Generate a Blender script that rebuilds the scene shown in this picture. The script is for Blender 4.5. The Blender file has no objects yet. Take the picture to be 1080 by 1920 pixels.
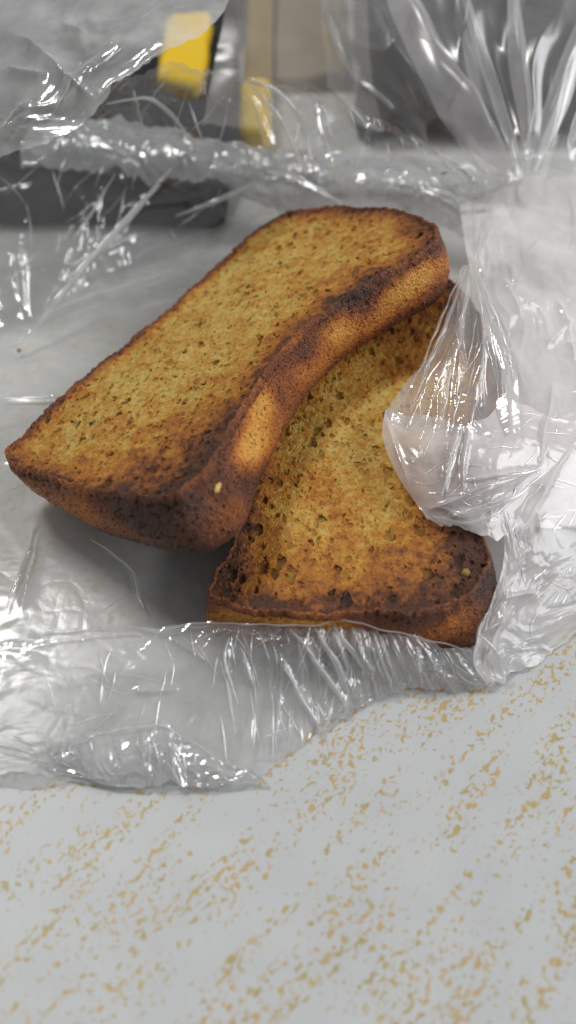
import bpy, bmesh, math, random
import numpy as np
from mathutils import Vector, Matrix
from mathutils.geometry import delaunay_2d_cdt

random.seed(3)
rng = np.random.default_rng(7)
CM = 0.01
scene = bpy.context.scene
col = scene.collection

# ------------------------------------------------------------------ camera
PITCH = math.radians(52.0)
DIST = 24.0                       # cm, lens to the table along the axis
VFOV = math.radians(50.0)
CAM = np.array([0.0, -DIST * math.cos(PITCH), DIST * math.sin(PITCH)])
FWD = np.array([0.0, math.cos(PITCH), -math.sin(PITCH)])
RIGHT = np.array([1.0, 0.0, 0.0])
UP = np.cross(RIGHT, FWD)
cam_data = bpy.data.cameras.new("camera")
cam = bpy.data.objects.new("camera", cam_data)
col.objects.link(cam)
cam.location = Vector(CAM * CM)
cam.rotation_euler = (math.pi / 2 - PITCH, 0, 0)
cam_data.sensor_fit = 'VERTICAL'
cam_data.sensor_height = 24.0
cam_data.lens = 12.0 / math.tan(VFOV / 2)
cam_data.clip_start = 0.005
cam_data.clip_end = 20
cam_data.dof.use_dof = True
cam_data.dof.focus_distance = 0.225
cam_data.dof.aperture_fstop = cam_data.lens / 4.2
scene.camera = cam

# ------------------------------------------------------------------ light
world = bpy.data.worlds.new("World")
scene.world = world
world.use_nodes = True
bg = world.node_tree.nodes['Background']
bg.inputs['Color'].default_value = (0.92, 0.955, 1.0, 1)
bg.inputs['Strength'].default_value = 0.245


def area_lamp(name, loc, target, sx, sy, power, colour):
    l = bpy.data.lights.new(name, 'AREA')
    l.shape = 'RECTANGLE'
    l.size, l.size_y = sx, sy
    l.energy = power
    l.color = colour
    o = bpy.data.objects.new(name, l)
    col.objects.link(o)
    o.location = loc
    d = Vector(target) - Vector(loc)
    o.rotation_euler = d.to_track_quat('-Z', 'Y').to_euler()
    return o


area_lamp("window_light", (1.15, 0.10, 0.66), (0, 0, 0), 0.85, 0.75, 14.0, (0.97, 0.98, 1.0))
area_lamp("ceiling_light", (-0.50, 0.50, 1.15), (0, 0, 0), 0.36, 0.20, 8.5, (1.0, 0.98, 0.95))

scene.view_settings.view_transform = 'Standard'
scene.view_settings.look = 'None'
scene.view_settings.exposure = 0.0
scene.view_settings.gamma = 1.0
scene.render.engine = 'CYCLES'
scene.cycles.transparent_max_bounces = 24
scene.cycles.max_bounces = 8
scene.cycles.use_denoising = True
scene.cycles.caustics_reflective = False
scene.cycles.caustics_refractive = False


# ------------------------------------------------------------------ picture <-> place
def ray(px, py):
    k = math.tan(VFOV / 2) / 960.0
    return FWD + RIGHT * (px - 540) * k - UP * (py - 960) * k


def at(px, py, z=0.0):
    """the point of height z (cm) that the photograph shows at this pixel"""
    d = ray(px, py)
    t = (z - CAM[2]) / d[2]
    return CAM + d * t


def on_plane(px, py, o, n):
    d = ray(px, py)
    return CAM + d * (np.dot(o - CAM, n) / np.dot(d, n))


def project(P):
    v = P - CAM
    k = math.tan(VFOV / 2) / 960.0
    zf = v @ FWD
    return np.stack([540 + (v @ RIGHT) / zf / k, 960 - (v @ UP) / zf / k], -1)


# ------------------------------------------------------------------ noise
def _h(ix, iy, s):
    n = (ix.astype(np.int64) * 374761393 + iy.astype(np.int64) * 668265263 + s * 974634777) & 0xffffffff
    n = ((n ^ (n >> 13)) * 1274126177) & 0xffffffff
    n = (n ^ (n >> 16)) & 0xffffffff
    return n / 4294967296.0


def gnoise(x, y, s=0):
    ix, iy = np.floor(x), np.floor(y)
    fx, fy = x - ix, y - iy
    u = fx * fx * fx * (fx * (fx * 6 - 15) + 10)
    v = fy * fy * fy * (fy * (fy * 6 - 15) + 10)

    def g(dx, dy):
        a = _h(ix + dx, iy + dy, s) * 2 * math.pi
        return np.cos(a) * (fx - dx) + np.sin(a) * (fy - dy)
    return ((g(0, 0) * (1 - u) + g(1, 0) * u) * (1 - v) + (g(0, 1) * (1 - u) + g(1, 1) * u) * v) * 1.5


def worley(x, y, s=0):
    ix, iy = np.floor(x), np.floor(y)
    f1 = np.full(x.shape, 9.0)
    f2 = np.full(x.shape, 9.0)
    for dx in (-1, 0, 1):
        for dy in (-1, 0, 1):
            cx = ix + dx + _h(ix + dx, iy + dy, s)
            cy = iy + dy + _h(ix + dx, iy + dy, s + 57)
            d = np.hypot(x - cx, y - cy)
            f2 = np.where(d < f1, f1, np.minimum(f2, d))
            f1 = np.minimum(f1, d)
    return f1, f2


def facets(x, y, s=0):
    """flat triangular facets meeting in sharp folds"""
    k = (x + y) * 0.366025
    i, j = np.floor(x + k), np.floor(y + k)
    u, v = x + k - i, y + k - j
    h00, h11 = _h(i, j, s), _h(i + 1, j + 1, s)
    h10, h01 = _h(i + 1, j, s), _h(i, j + 1, s)
    lo = h00 + (h10 - h00) * u + (h11 - h10) * v
    hi = h00 + (h01 - h00) * v + (h11 - h01) * u
    return np.where(u > v, lo, hi) * 2 - 1


def crumple(x, y, s=0, size=1.0, octaves=4, aniso=1.0, ang=0.0, rough=0.55, least=0.25):
    """creased film: sharp folds between flat facets, x and y in cm; about -1..1"""
    ca, sa = math.cos(ang), math.sin(ang)
    X, Y = (x * ca + y * sa) / size, (-x * sa + y * ca) / size * aniso
    wx = gnoise(X * 0.7, Y * 0.7, s + 5) * 0.7
    wy = gnoise(X * 0.7 + 9, Y * 0.7, s + 6) * 0.7
    X, Y = X + wx, Y + wy
    h = np.zeros_like(x)
    a, tot, f = 1.0, 0.0, 1.0
    for o in range(octaves):
        n = 1 - 2.2 * np.abs(gnoise(X * f + 3.1 * o, Y * f - 1.7 * o, s + 11 * o))
        f1, f2 = worley(X * f * 1.1, Y * f * 1.1, s + 31 * o + 2)
        h += a * (0.35 * n + 0.35 * (f1 - 0.45) + 0.62 * facets(X * f * 1.25 + 0.35 * wy, Y * f * 1.25 - 0.35 * wx, s + 17 * o + 9))
        tot += a
        a *= rough
        f *= 2.03
    calm = np.clip((gnoise(x / size * 0.45 + 31, y / size * 0.45, s + 91) + 0.25) * 1.8, 0.0, 1.0)
    base = gnoise(X * 0.6 + 4, Y * 0.6, s + 95)
    return (h / tot) * (least + (1 - least) * calm) + 0.28 * base


# ------------------------------------------------------------------ objects
def describe(o, label=None, cat=None, group=None, kind=None):
    if label: o['label'] = label
    if cat: o['category'] = cat
    if group: o['group'] = group
    if kind: o['kind'] = kind
    return o


def empty(name, loc_cm):
    o = bpy.data.objects.new(name, None)
    o.empty_display_size = 0.01
    col.objects.link(o)
    o.location = Vector(np.array(loc_cm) * CM)
    return o


def mesh_obj(name, V, F, mat, parent=None, smooth=True, attrs=None):
    V = np.asarray(V, float) * CM
    if parent is not None:
        V = V - np.array(parent.location)
    me = bpy.data.meshes.new(name)
    me.from_pydata(V.tolist(), [], F if isinstance(F, list) else F.tolist())
    if attrs:
        for k, a in attrs.items():
            at_ = me.attributes.new(k, 'FLOAT', 'POINT')
            at_.data.foreach_set('value', np.asarray(a, np.float32))
    if smooth:
        me.polygons.foreach_set('use_smooth', [True] * len(me.polygons))
    me.materials.append(mat)
    me.update()
    o = bpy.data.objects.new(name, me)
    col.objects.link(o)
    if parent is not None:
        o.parent = parent
    return o


# ------------------------------------------------------------------ materials
class NT:
    def __init__(self, name):
        self.m = bpy.data.materials.new(name)
        self.m.use_nodes = True
        self.t = self.m.node_tree
        self.t.nodes.clear()
        self.out = self.t.nodes.new('ShaderNodeOutputMaterial')

    def n(self, typ, ins=None, **kw):
        nd = self.t.nodes.new(typ)
        for k, v in kw.items():
            setattr(nd, k, v)
        for k, v in (ins or {}).items():
            if isinstance(v, bpy.types.NodeSocket):
                self.t.links.new(v, nd.inputs[k])
            else:
                nd.inputs[k].default_value = v
        return nd

    def math(self, op, a, b=0.0, clamp=False):
        nd = self.n('ShaderNodeMath', {0: a, 1: b}, operation=op, use_clamp=clamp)
        return nd.outputs[0]

    def ramp(self, fac, stops, interp='LINEAR'):
        nd = self.n('ShaderNodeValToRGB', {'Fac': fac})
        cr = nd.color_ramp
        cr.interpolation = interp
        while len(cr.elements) < len(stops):
            cr.elements.new(0.5)
        for e, (p, c) in zip(cr.elements, stops):
            e.position = p
            e.color = c if len(c) == 4 else (*c, 1)
        return nd.outputs['Color']

    def maprange(self, v, a, b, c=0.0, d=1.0, interp='LINEAR'):
        nd = self.n('ShaderNodeMapRange', {'Value': v, 'From Min': a, 'From Max': b, 'To Min': c, 'To Max': d},
                    interpolation_type=interp)
        return nd.outputs['Result']

    def mix(self, f, a, b, mode='MIX'):
        nd = self.n('ShaderNodeMix', data_type='RGBA', blend_type=mode)
        for idx, v in ((0, f), (6, a), (7, b)):
            if isinstance(v, bpy.types.NodeSocket):
                self.t.links.new(v, nd.inputs[idx])
            else:
                nd.inputs[idx].default_value = v if idx == 0 else (*v, 1)[:4]
        return nd.outputs[2]

    def coords(self, scale=(1, 1, 1), rot=(0, 0, 0), loc=(0, 0, 0)):
        tc = self.n('ShaderNodeTexCoord')
        # object coordinates are metres; turn them into centimetres
        mp = self.n('ShaderNodeMapping', {'Vector': tc.outputs['Object'], 'Scale': tuple(100 * s for s in scale),
                                          'Rotation': rot, 'Location': loc})
        return mp.outputs[0]

    def noise(self, vec, scale, detail=2.0, rough=0.5, dist=0.0):
        return self.n('ShaderNodeTexNoise', {'Vector': vec, 'Scale': scale, 'Detail': detail, 'Roughness': rough,
                                             'Distortion': dist}).outputs['Fac']

    def attr(self, name):
        return self.n('ShaderNodeAttribute', attribute_name=name).outputs['Fac']


def film_material(name, veil, veil_col=(0.93, 0.925, 0.91), rough=0.065, bump=0.45, fine=8.0, refl=1.0, through=0.25):
    """thin clear polythene: mostly see-through, a little milky, glossy on its creases"""
    k = NT(name)
    c = k.coords()
    w = k.n('ShaderNodeTexNoise', {'Vector': c, 'Scale': 1.3, 'Detail': 1.0})
    cw = k.mix(0.35, (0, 0, 0), w.outputs['Color'], 'ADD')
    vadd = k.n('ShaderNodeVectorMath', {0: c, 1: cw}, operation='ADD').outputs[0]
    n1 = k.noise(vadd, fine * 0.45, 3.0, 0.55)
    r1 = k.math('ABSOLUTE', k.math('SUBTRACT', n1, 0.5))
    v1 = k.n('ShaderNodeTexVoronoi', {'Vector': vadd, 'Scale': fine * 0.6}, feature='DISTANCE_TO_EDGE').outputs['Distance']
    v1 = k.math('MINIMUM', v1, 0.16)
    hgt = k.math('ADD', k.math('MULTIPLY', r1, 0.8), k.math('MULTIPLY', v1, 0.9))
    patch = k.maprange(k.noise(c, 0.55, 1.0), 0.45, 0.62, 0.12, 1.0)
    bp = k.n('ShaderNodeBump', {'Height': hgt, 'Strength': k.math('MULTIPLY', patch, bump), 'Distance': 0.0006})
    nrm = bp.outputs['Normal']
    lw = k.n('ShaderNodeLayerWeight', {'Blend': 0.35, 'Normal': nrm})
    fc = k.n('ShaderNodeLayerWeight', {'Blend': 0.5, 'Normal': nrm}).outputs['Facing']
    # both faces of the film reflect: about 8 % head on, all of it at a grazing angle (same from either side)
    fr = k.math('ADD', 0.085, k.math('MULTIPLY', k.math('POWER', fc, 4.5), 0.9))
    milky = k.maprange(k.noise(c, 0.8, 3.0, 0.6), 0.35, 0.7, 0.75, 1.3)
    vf = k.math('MULTIPLY', k.math('ADD', veil, k.math('MULTIPLY', k.math('POWER', lw.outputs['Facing'], 2.5), 0.14 + 0.9 * veil)), milky, True)
    tr = k.n('ShaderNodeBsdfTransparent', {'Color': (0.95, 0.955, 0.955, 1)}).outputs[0]
    df = k.n('ShaderNodeBsdfDiffuse', {'Color': (*veil_col, 1), 'Normal': nrm}).outputs[0]
    tl = k.n('ShaderNodeBsdfTranslucent', {'Color': (*veil_col, 1), 'Normal': nrm}).outputs[0]
    dd = k.n('ShaderNodeMixShader', {0: through, 1: df, 2: tl}).outputs[0]
    body = k.n('ShaderNodeMixShader', {0: vf, 1: tr, 2: dd}).outputs[0]
    gl = k.n('ShaderNodeBsdfGlossy', {'Color': (1, 1, 1, 1), 'Roughness': rough, 'Normal': nrm}).outputs[0]
    gf = k.math('MULTIPLY', fr, refl, True)
    s = k.n('ShaderNodeMixShader', {0: gf, 1: body, 2: gl}).outputs[0]
    k.t.links.new(s, k.out.inputs['Surface'])
    return k.m


def laminate_material():
    k = NT("speckled_laminate")
    c = k.coords(rot=(0, 0, math.radians(-47)))
    cs = k.n('ShaderNodeMapping', {'Vector': c, 'Scale': (0.20, 1.0, 1)}).outputs[0]
    cf = k.n('ShaderNodeMapping', {'Vector': c, 'Scale': (0.75, 1.0, 1)}).outputs[0]
    band = k.noise(cs, 2.1, 1.5, 0.5, 0.25)
    bandf = k.maprange(band, 0.34, 0.58, -0.058, 0.097)
    fl = k.noise(cf, 8.8, 2.4, 0.6, 0.4)
    v = k.math('ADD', fl, bandf)
    mask = k.maprange(v, 0.635, 0.665)
    fl2 = k.noise(cf, 12.5, 2.0, 0.6, 0.4)
    mask2 = k.maprange(k.math('ADD', fl2, k.math('MULTIPLY', bandf, 0.6)), 0.665, 0.69)
    m = k.math('MAXIMUM', mask, k.math('MULTIPLY', mask2, 0.8))
    tone = k.noise(c, 2.2, 1.0)
    ochre = k.ramp(tone, [(0.30, (0.49, 0.285, 0.10)), (0.42, (0.47, 0.31, 0.085)), (0.62, (0.36, 0.275, 0.085))])
    var = k.noise(c, 22, 2.0)
    ochre = k.mix(k.maprange(var, 0.4, 0.75, 0.0, 0.35), ochre, (0.60, 0.49, 0.28))
    base = k.mix(k.maprange(k.noise(c, 0.8, 3.0), 0.3, 0.7), (0.485, 0.497, 0.497), (0.53, 0.54, 0.535))
    base = k.mix(k.maprange(k.noise(c, 40, 2.0), 0.3, 0.7, 0, 0.12), base, (0.5, 0.52, 0.54))
    colr = k.mix(k.math('MULTIPLY', m, 0.86), base, ochre)
    bp = k.n('ShaderNodeBump', {'Height': k.noise(c, 26, 2.0), 'Strength': 0.12, 'Distance': 0.0004})
    p = k.n('ShaderNodeBsdfPrincipled', {'Base Color': colr, 'Roughness': 0.42, 'Normal': bp.outputs[0]})
    p.inputs['Specular IOR Level'].default_value = 0.35
    k.t.links.new(p.outputs[0], k.out.inputs['Surface'])
    return k.m


def crumb_material():
    k = NT("toasted_crumb")
    k.m.displacement_method = 'BOTH'
    c = k.coords()
    brown = k.attr('brown')
    n_big = k.noise(c, 1.5, 3.0, 0.6)
    n_mid = k.noise(c, 5.5, 3.0, 0.62)
    # pores
    warp = k.n('ShaderNodeTexNoise', {'Vector': c, 'Scale': 5.0, 'Detail': 2.0})
    cw = k.n('ShaderNodeVectorMath', {0: c, 1: k.mix(0.22, (0, 0, 0), warp.outputs['Color'], 'ADD')}, operation='ADD').outputs[0]
    st = k.n('ShaderNodeMapping', {'Vector': cw, 'Rotation': (0, 0, 0.3), 'Scale': (1.2, 0.85, 1)}).outputs[0]

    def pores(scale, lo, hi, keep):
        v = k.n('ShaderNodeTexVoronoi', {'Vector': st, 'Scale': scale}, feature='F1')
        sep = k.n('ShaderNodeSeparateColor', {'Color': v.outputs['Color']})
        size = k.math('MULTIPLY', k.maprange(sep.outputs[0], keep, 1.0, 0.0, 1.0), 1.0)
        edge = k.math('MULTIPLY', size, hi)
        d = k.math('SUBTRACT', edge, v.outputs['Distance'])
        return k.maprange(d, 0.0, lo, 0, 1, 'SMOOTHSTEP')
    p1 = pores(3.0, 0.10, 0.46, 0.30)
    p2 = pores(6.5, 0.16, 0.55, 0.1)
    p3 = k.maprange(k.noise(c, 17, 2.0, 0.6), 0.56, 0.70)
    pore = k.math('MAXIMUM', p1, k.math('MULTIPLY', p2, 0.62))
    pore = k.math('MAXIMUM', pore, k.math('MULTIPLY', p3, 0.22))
    b = k.math('ADD', brown, k.math('MULTIPLY', k.math('SUBTRACT', n_big, 0.5), 1.0))
    b = k.math('ADD', b, k.math('MULTIPLY', k.math('SUBTRACT', n_mid, 0.5), 1.1))
    grit = k.noise(c, 14, 3.0, 0.7)
    b = k.math('ADD', b, k.math('MULTIPLY', k.math('SUBTRACT', grit, 0.5), 0.2))
    colr = k.ramp(b, [(0.0, (0.56, 0.385, 0.10)), (0.22, (0.50, 0.27, 0.042)), (0.42, (0.42, 0.160, 0.017)),
                      (0.64, (0.30, 0.100, 0.015)), (0.86, (0.14, 0.043, 0.012)), (1.0, (0.07, 0.025, 0.010))])
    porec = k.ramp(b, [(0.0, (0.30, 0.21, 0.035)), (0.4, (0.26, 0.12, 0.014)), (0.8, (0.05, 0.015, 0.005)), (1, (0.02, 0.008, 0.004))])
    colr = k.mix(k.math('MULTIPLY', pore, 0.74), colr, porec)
    h = k.math('ADD', k.math('MULTIPLY', pore, -1.0), k.math('MULTIPLY', k.noise(c, 9, 2.0, 0.55), 0.35))
    h = k.math('ADD', h, k.math('MULTIPLY', n_mid, 0.7))
    dsp = k.n('ShaderNodeDisplacement', {'Height': h, 'Midlevel': 0.2, 'Scale': 0.0009})
    p = k.n('ShaderNodeBsdfPrincipled', {'Base Color': colr, 'Roughness': 0.62})
    p.inputs['Specular IOR Level'].default_value = 0.4
    p.inputs['Subsurface Weight'].default_value = 0.0
    k.t.links.new(p.outputs[0], k.out.inputs['Surface'])
    k.t.links.new(dsp.outputs[0], k.out.inputs['Displacement'])
    return k.m


def crust_material():
    k = NT("baked_crust")
    k.m.displacement_method = 'BOTH'
    c = k.coords()
    br = k.attr('brown')
    n1 = k.noise(c, 1.9, 3.0, 0.6)
    n2 = k.noise(c, 9, 3.0, 0.65)
    n3 = k.noise(c, 26, 2.0, 0.6)
    b = k.math('ADD', br, k.math('MULTIPLY', k.math('SUBTRACT', n1, 0.5), 0.55))
    b = k.math('ADD', b, k.math('MULTIPLY', k.math('SUBTRACT', n2, 0.5), 0.55))
    b = k.math('ADD', b, k.math('MULTIPLY', k.math('SUBTRACT', n3, 0.5), 0.25))
    colr = k.ramp(b, [(0.0, (0.74, 0.37, 0.07)), (0.2, (0.62, 0.25, 0.035)), (0.42, (0.42, 0.13, 0.022)),
                      (0.62, (0.23, 0.064, 0.016)), (0.82, (0.125, 0.038, 0.015)), (1.0, (0.060, 0.022, 0.012))])
    pit = k.maprange(k.noise(c, 15, 1.5), 0.30, 0.42, 1.0, 0.0)
    colr = k.mix(k.math('MULTIPLY', pit, 0.55), colr, (0.05, 0.016, 0.006))
    h = k.math('ADD', k.math('MULTIPLY', n2, 0.8), k.math('MULTIPLY', n3, 0.5))
    h = k.math('SUBTRACT', h, k.math('MULTIPLY', pit, 0.4))
    dsp = k.n('ShaderNodeDisplacement', {'Height': h, 'Midlevel': 0.65, 'Scale': 0.0011})
    p = k.n('ShaderNodeBsdfPrincipled', {'Base Color': colr, 'Roughness': 0.42})
    p.inputs['Specular IOR Level'].default_value = 0.5
    k.t.links.new(p.outputs[0], k.out.inputs['Surface'])
    k.t.links.new(dsp.outputs[0], k.out.inputs['Displacement'])
    return k.m


def plain_material(name, c, rough=0.6, grain=30.0, amt=0.25, c2=None, bump=0.2):
    k = NT(name)
    co = k.coords()
    f = k.maprange(k.noise(co, grain * 0.1, 3.0), 0.3, 0.7, 0.0, amt)
    colr = k.mix(f, c, c2 or tuple(x * 0.6 for x in c))
    bp = k.n('ShaderNodeBump', {'Height': k.noise(co, grain, 2.0), 'Strength': bump, 'Distance': 0.0004})
    p = k.n('ShaderNodeBsdfPrincipled', {'Base Color': colr, 'Roughness': rough, 'Normal': bp.outputs[0]})
    k.t.links.new(p.outputs[0], k.out.inputs['Surface'])
    return k.m


M_TABLE = laminate_material()
M_CRUMB = crumb_material()
M_CRUST = crust_material()
M_FILM = film_material("clear_film", 0.24)
M_FILM_FLAT = film_material("clear_film_flat", 0.52, veil_col=(0.86, 0.85, 0.82), bump=0.17, fine=3.0, rough=0.16, refl=0.45)
M_FILM_MILKY = film_material("clear_film_layered", 0.56, veil_col=(0.93, 0.90, 0.89), refl=0.4, bump=0.3, fine=4.0, rough=0.14)
M_FILM_CRISP = film_material("clear_film_creased", 0.30, bump=0.6, fine=7.0, rough=0.08, refl=1.1)


# ------------------------------------------------------------------ table
def build_table():
    x0, x1, y0, y1, t, r = -45, 45, -35, 42, 2.4, 0.35
    prof = []
    for i in range(7):
        a = math.pi / 2 * i / 6
        prof.append((r - r * math.sin(a), -r + r * math.cos(a)))       # (inset, z) from the flat top outwards
    V, F = [], []
    loops = []
    for ins, z in [(p[0], p[1]) for p in prof] + [(0, -t)]:
        loops.append([(x0 + ins, y0 + ins, z), (x1 - ins, y0 + ins, z), (x1 - ins, y1 - ins, z), (x0 + ins, y1 - ins, z)])
    for l in loops: V += l
    F.append([0, 1, 2, 3])
    for k in range(len(loops) - 1):
        for j in range(4):
            a, b = k * 4 + j, k * 4 + (j + 1) % 4
            F.append([a, a + 4, b + 4, b])
    n = len(V)
    F.append([n - 1, n - 2, n - 3, n - 4])
    o = mesh_obj("table", V, F, M_TABLE, smooth=False)
    describe(o, "pale grey laminate table top with ochre flecks in slanting bands under the bag", "table")
    return o


build_table()


# ------------------------------------------------------------------ bread
def resample(P, W, step):
    """closed Catmull-Rom through P (n,3), carrying W along; even spacing"""
    n = len(P)
    Q, QW = [], []
    for i in range(n):
        p0, p1, p2, p3 = P[i - 1], P[i], P[(i + 1) % n], P[(i + 2) % n]
        for t in np.linspace(0, 1, 24, endpoint=False):
            q = 0.5 * ((2 * p1) + (-p0 + p2) * t + (2 * p0 - 5 * p1 + 4 * p2 - p3) * t * t + (-p0 + 3 * p1 - 3 * p2 + p3) * t ** 3)
            Q.append(q)
            QW.append(W[i] * (1 - t) + W[(i + 1) % n] * t)
    Q, QW = np.array(Q), np.array(QW)
    seg = np.linalg.norm(np.roll(Q, -1, 0) - Q, axis=1)
    s = np.concatenate([[0], np.cumsum(seg)])
    m = int(s[-1] / step)
    ss = np.linspace(0, s[-1], m, endpoint=False)
    Qc = np.vstack([Q, Q[:1]])
    Wc = np.vstack([QW, QW[:1]])
    R = np.stack([np.interp(ss, s, Qc[:, k]) for k in range(Qc.shape[1])], 1)
    RW = np.stack([np.interp(ss, s, Wc[:, k]) for k in range(Wc.shape[1])], 1)
    return R, RW, s[-1]


def build_toast(name, label, outline, plane_pts, thick, spots, dark_spots, seed, toasted=0.0):
    """outline: (px, py, browning width cm) of the top face, clockwise; plane_pts: three (px, py, z)"""
    A, B, C_ = [at(*p) for p in plane_pts]
    nrm = np.cross(B - A, C_ - A)
    nrm /= np.linalg.norm(nrm)
    if nrm[2] < 0: nrm = -nrm
    ex = np.cross([0, 1, 0], nrm); ex /= np.linalg.norm(ex)
    ey = np.cross(nrm, ex)
    P = np.array([on_plane(p[0], p[1], A, nrm) for p in outline])
    cen = P.mean(0)
    L = np.stack([(P - cen) @ ex, (P - cen) @ ey], 1)
    W = np.array([[p[2], p[3] if len(p) > 3 else 0.0] for p in outline])
    R, RW, length = resample(L, W, 0.045)
    # ragged edge
    tang = np.roll(R, -1, 0) - np.roll(R, 1, 0)
    tang /= np.linalg.norm(tang, axis=1)[:, None]
    area = 0.5 * np.sum(R[:, 0] * np.roll(R[:, 1], -1) - np.roll(R[:, 0], -1) * R[:, 1])
    if area < 0:
        R = R[::-1].copy(); RW = RW[::-1].copy(); tang = -tang[::-1].copy()
    out = np.stack([tang[:, 1], -tang[:, 0]], 1)           # outward for a counter-clockwise loop
    rag = np.zeros(len(R))
    R0 = R
    R = R + out * (0.06 * gnoise(R[:, 0] * 2.4, R[:, 1] * 2.4, seed))[:, None] + out * (0.045 * gnoise(R[:, 0] * 7, R[:, 1] * 7, seed + 1))[:, None]
    m = len(R)
    rag = R - R0

    def top_z(x, y):
        return 0.07 * gnoise(x * 0.45, y * 0.45, seed + 3) + 0.035 * gnoise(x * 1.3, y * 1.3, seed + 4)

    def place(X, Y, Z):
        return cen + X[:, None] * ex + Y[:, None] * ey + Z[:, None] * nrm
    root = empty(name, cen - nrm * thick)
    describe(root, label[0], label[1], group="slices of toasted bread in the bag")
    # ---- crumb face: fine irregular triangulation inside the outline
    step = 0.034
    inner = R - out * 0.06
    gx = np.arange(R[:, 0].min(), R[:, 0].max(), step)
    gy = np.arange(R[:, 1].min(), R[:, 1].max(), step)
    GX, GY = np.meshgrid(gx, gy)
    GX = GX + (np.arange(len(gy)) % 2 * step / 2)[:, None]
    G = np.stack([GX.ravel(), GY.ravel()], 1) + rng.uniform(-0.2, 0.2, (GX.size, 2)) * step

    def inside(pts, poly):
        c = np.zeros(len(pts), bool)
        x, y = pts[:, 0], pts[:, 1]
        a, b = poly, np.roll(poly, -1, 0)
        for (x1, y1), (x2, y2) in zip(a, b):
            if y1 == y2: continue
            cond = ((y1 > y) != (y2 > y)) & (x < (x2 - x1) * (y - y1) / (y2 - y1) + x1)
            c ^= cond
        return c

    def edge_dist(pts):
        d = np.full(len(pts), 99.0); w = np.zeros(len(pts)); br = np.zeros(len(pts))
        sub = R[::3]; sw = RW[::3, 0]
        for p, ww in zip(sub, sw):
            dd = np.hypot(pts[:, 0] - p[0], pts[:, 1] - p[1])
            br = np.maximum(br, np.exp(-(dd / (ww * 1.12)) ** 1.5))
            d = np.minimum(d, dd)
        return d, br
    G = G[inside(G, inner)]
    d, _ = edge_dist(G)
    G = G[d > 0.10]
    allp = np.vstack([inner, G])
    edges = [(i, (i + 1) % m) for i in range(m)]
    vo, _, fo, *_ = delaunay_2d_cdt([Vector(p) for p in allp], edges, [], 1, 1e-6)
    pts = np.array([[v[0], v[1]] for v in vo])
    faces = [list(f) for f in fo]
    d, br = edge_dist(pts)
    z = top_z(pts[:, 0], pts[:, 1]) - 0.05 * np.clip(d / 0.5, 0, 1) 
    W3 = place(pts[:, 0], pts[:, 1], z - 0.045)
    br = br * (0.76 - toasted * 0.5) + 0.15 + toasted
    pix = project(W3)
    for (sx, sy, sr, amt) in dark_spots:
        dd = np.hypot(pix[:, 0] - sx, pix[:, 1] - sy) / sr
        br = br + amt * np.exp(-dd ** 2)
    mesh_obj("crumb", W3, faces, M_CRUMB, root, attrs={'brown': br})
    # ---- crust: rim, bulging side and underside edge
    rows = []
    fr = []
    rim = 0.09
    for a in np.linspace(0, 1, 6):                     # rim, rolling outwards
        th = a * math.pi / 2
        rows.append((-rim + rim * math.sin(th) * 0.999 - 0.0, -0.10 * (1 - math.cos(th)) + 0.045 * math.sin(th * 2), 0))
    rows[0] = (-rim - 0.02, -0.16, 0)
    ks = 34
    for a in np.linspace(0, 1, ks)[1:]:
        bulge = 0.10 * math.sin(a * math.pi) - 0.14 * a ** 4
        rows.append((bulge, -0.10 - (thick - 0.22) * a, a))
    for a in np.linspace(0, 1, 5)[1:]:
        rows.append((-0.14 - 0.3 * a, -0.10 - (thick - 0.22) - 0.12 * math.sin(a * math.pi / 2), 1))
    V, A_ = [], []
    s_arc = np.linspace(0, length, m, endpoint=False)
    zt = top_z(R[:, 0], R[:, 1])
    for (o_, z_, a) in rows:
        wob = 0.03 * gnoise(s_arc * 0.9, np.full(m, a * 2.0), seed + 8) * (1 if a > 0 else 0)
        q = R - rag * min(1.0, a * 5) * 0.85 + out * (o_ + wob - RW[:, 1] * a ** 1.2)[:, None]
        V.append(place(q[:, 0], q[:, 1], zt * (1 - a) + z_))
        b = (0.84 - 0.30 * min(1, max(0, (a - 0.12) / 0.35)) + 0.25 * max(0, (a - 0.7) / 0.3)) if a > 0 else 0.70
        A_.append(np.full(m, b) + 0.30 * gnoise(s_arc * 0.55, np.full(m, a * 0.8 + 5), seed + 9))
    V = np.vstack(V); A_ = np.concatenate(A_)
    pix = project(V)
    for (sx, sy, rx, ry, ang, amt) in spots:
        dx, dy = pix[:, 0] - sx, pix[:, 1] - sy
        ca, sa = math.cos(math.radians(ang)), math.sin(math.radians(ang))
        u, v = (dx * ca + dy * sa) / rx, (-dx * sa + dy * ca) / ry
        A_ = A_ - 1.7 * amt * np.exp(-(u * u + v * v)) * np.repeat([1 if r[2] > 0.05 else 0.15 for r in rows], m)
    nr = len(rows)
    F = []
    for k in range(nr - 1):
        i = np.arange(m); j = (i + 1) % m
        F.append(np.stack([k * m + i, k * m + j, (k + 1) * m + j, (k + 1) * m + i], 1)[:, ::-1])
    F = np.vstack(F).tolist()
    F.append(list(range((nr - 1) * m, nr * m))[::-1])
    mesh_obj("crust", V, F, M_CRUST, root, attrs={'brown': A_})
    return root, cen, nrm


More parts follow.
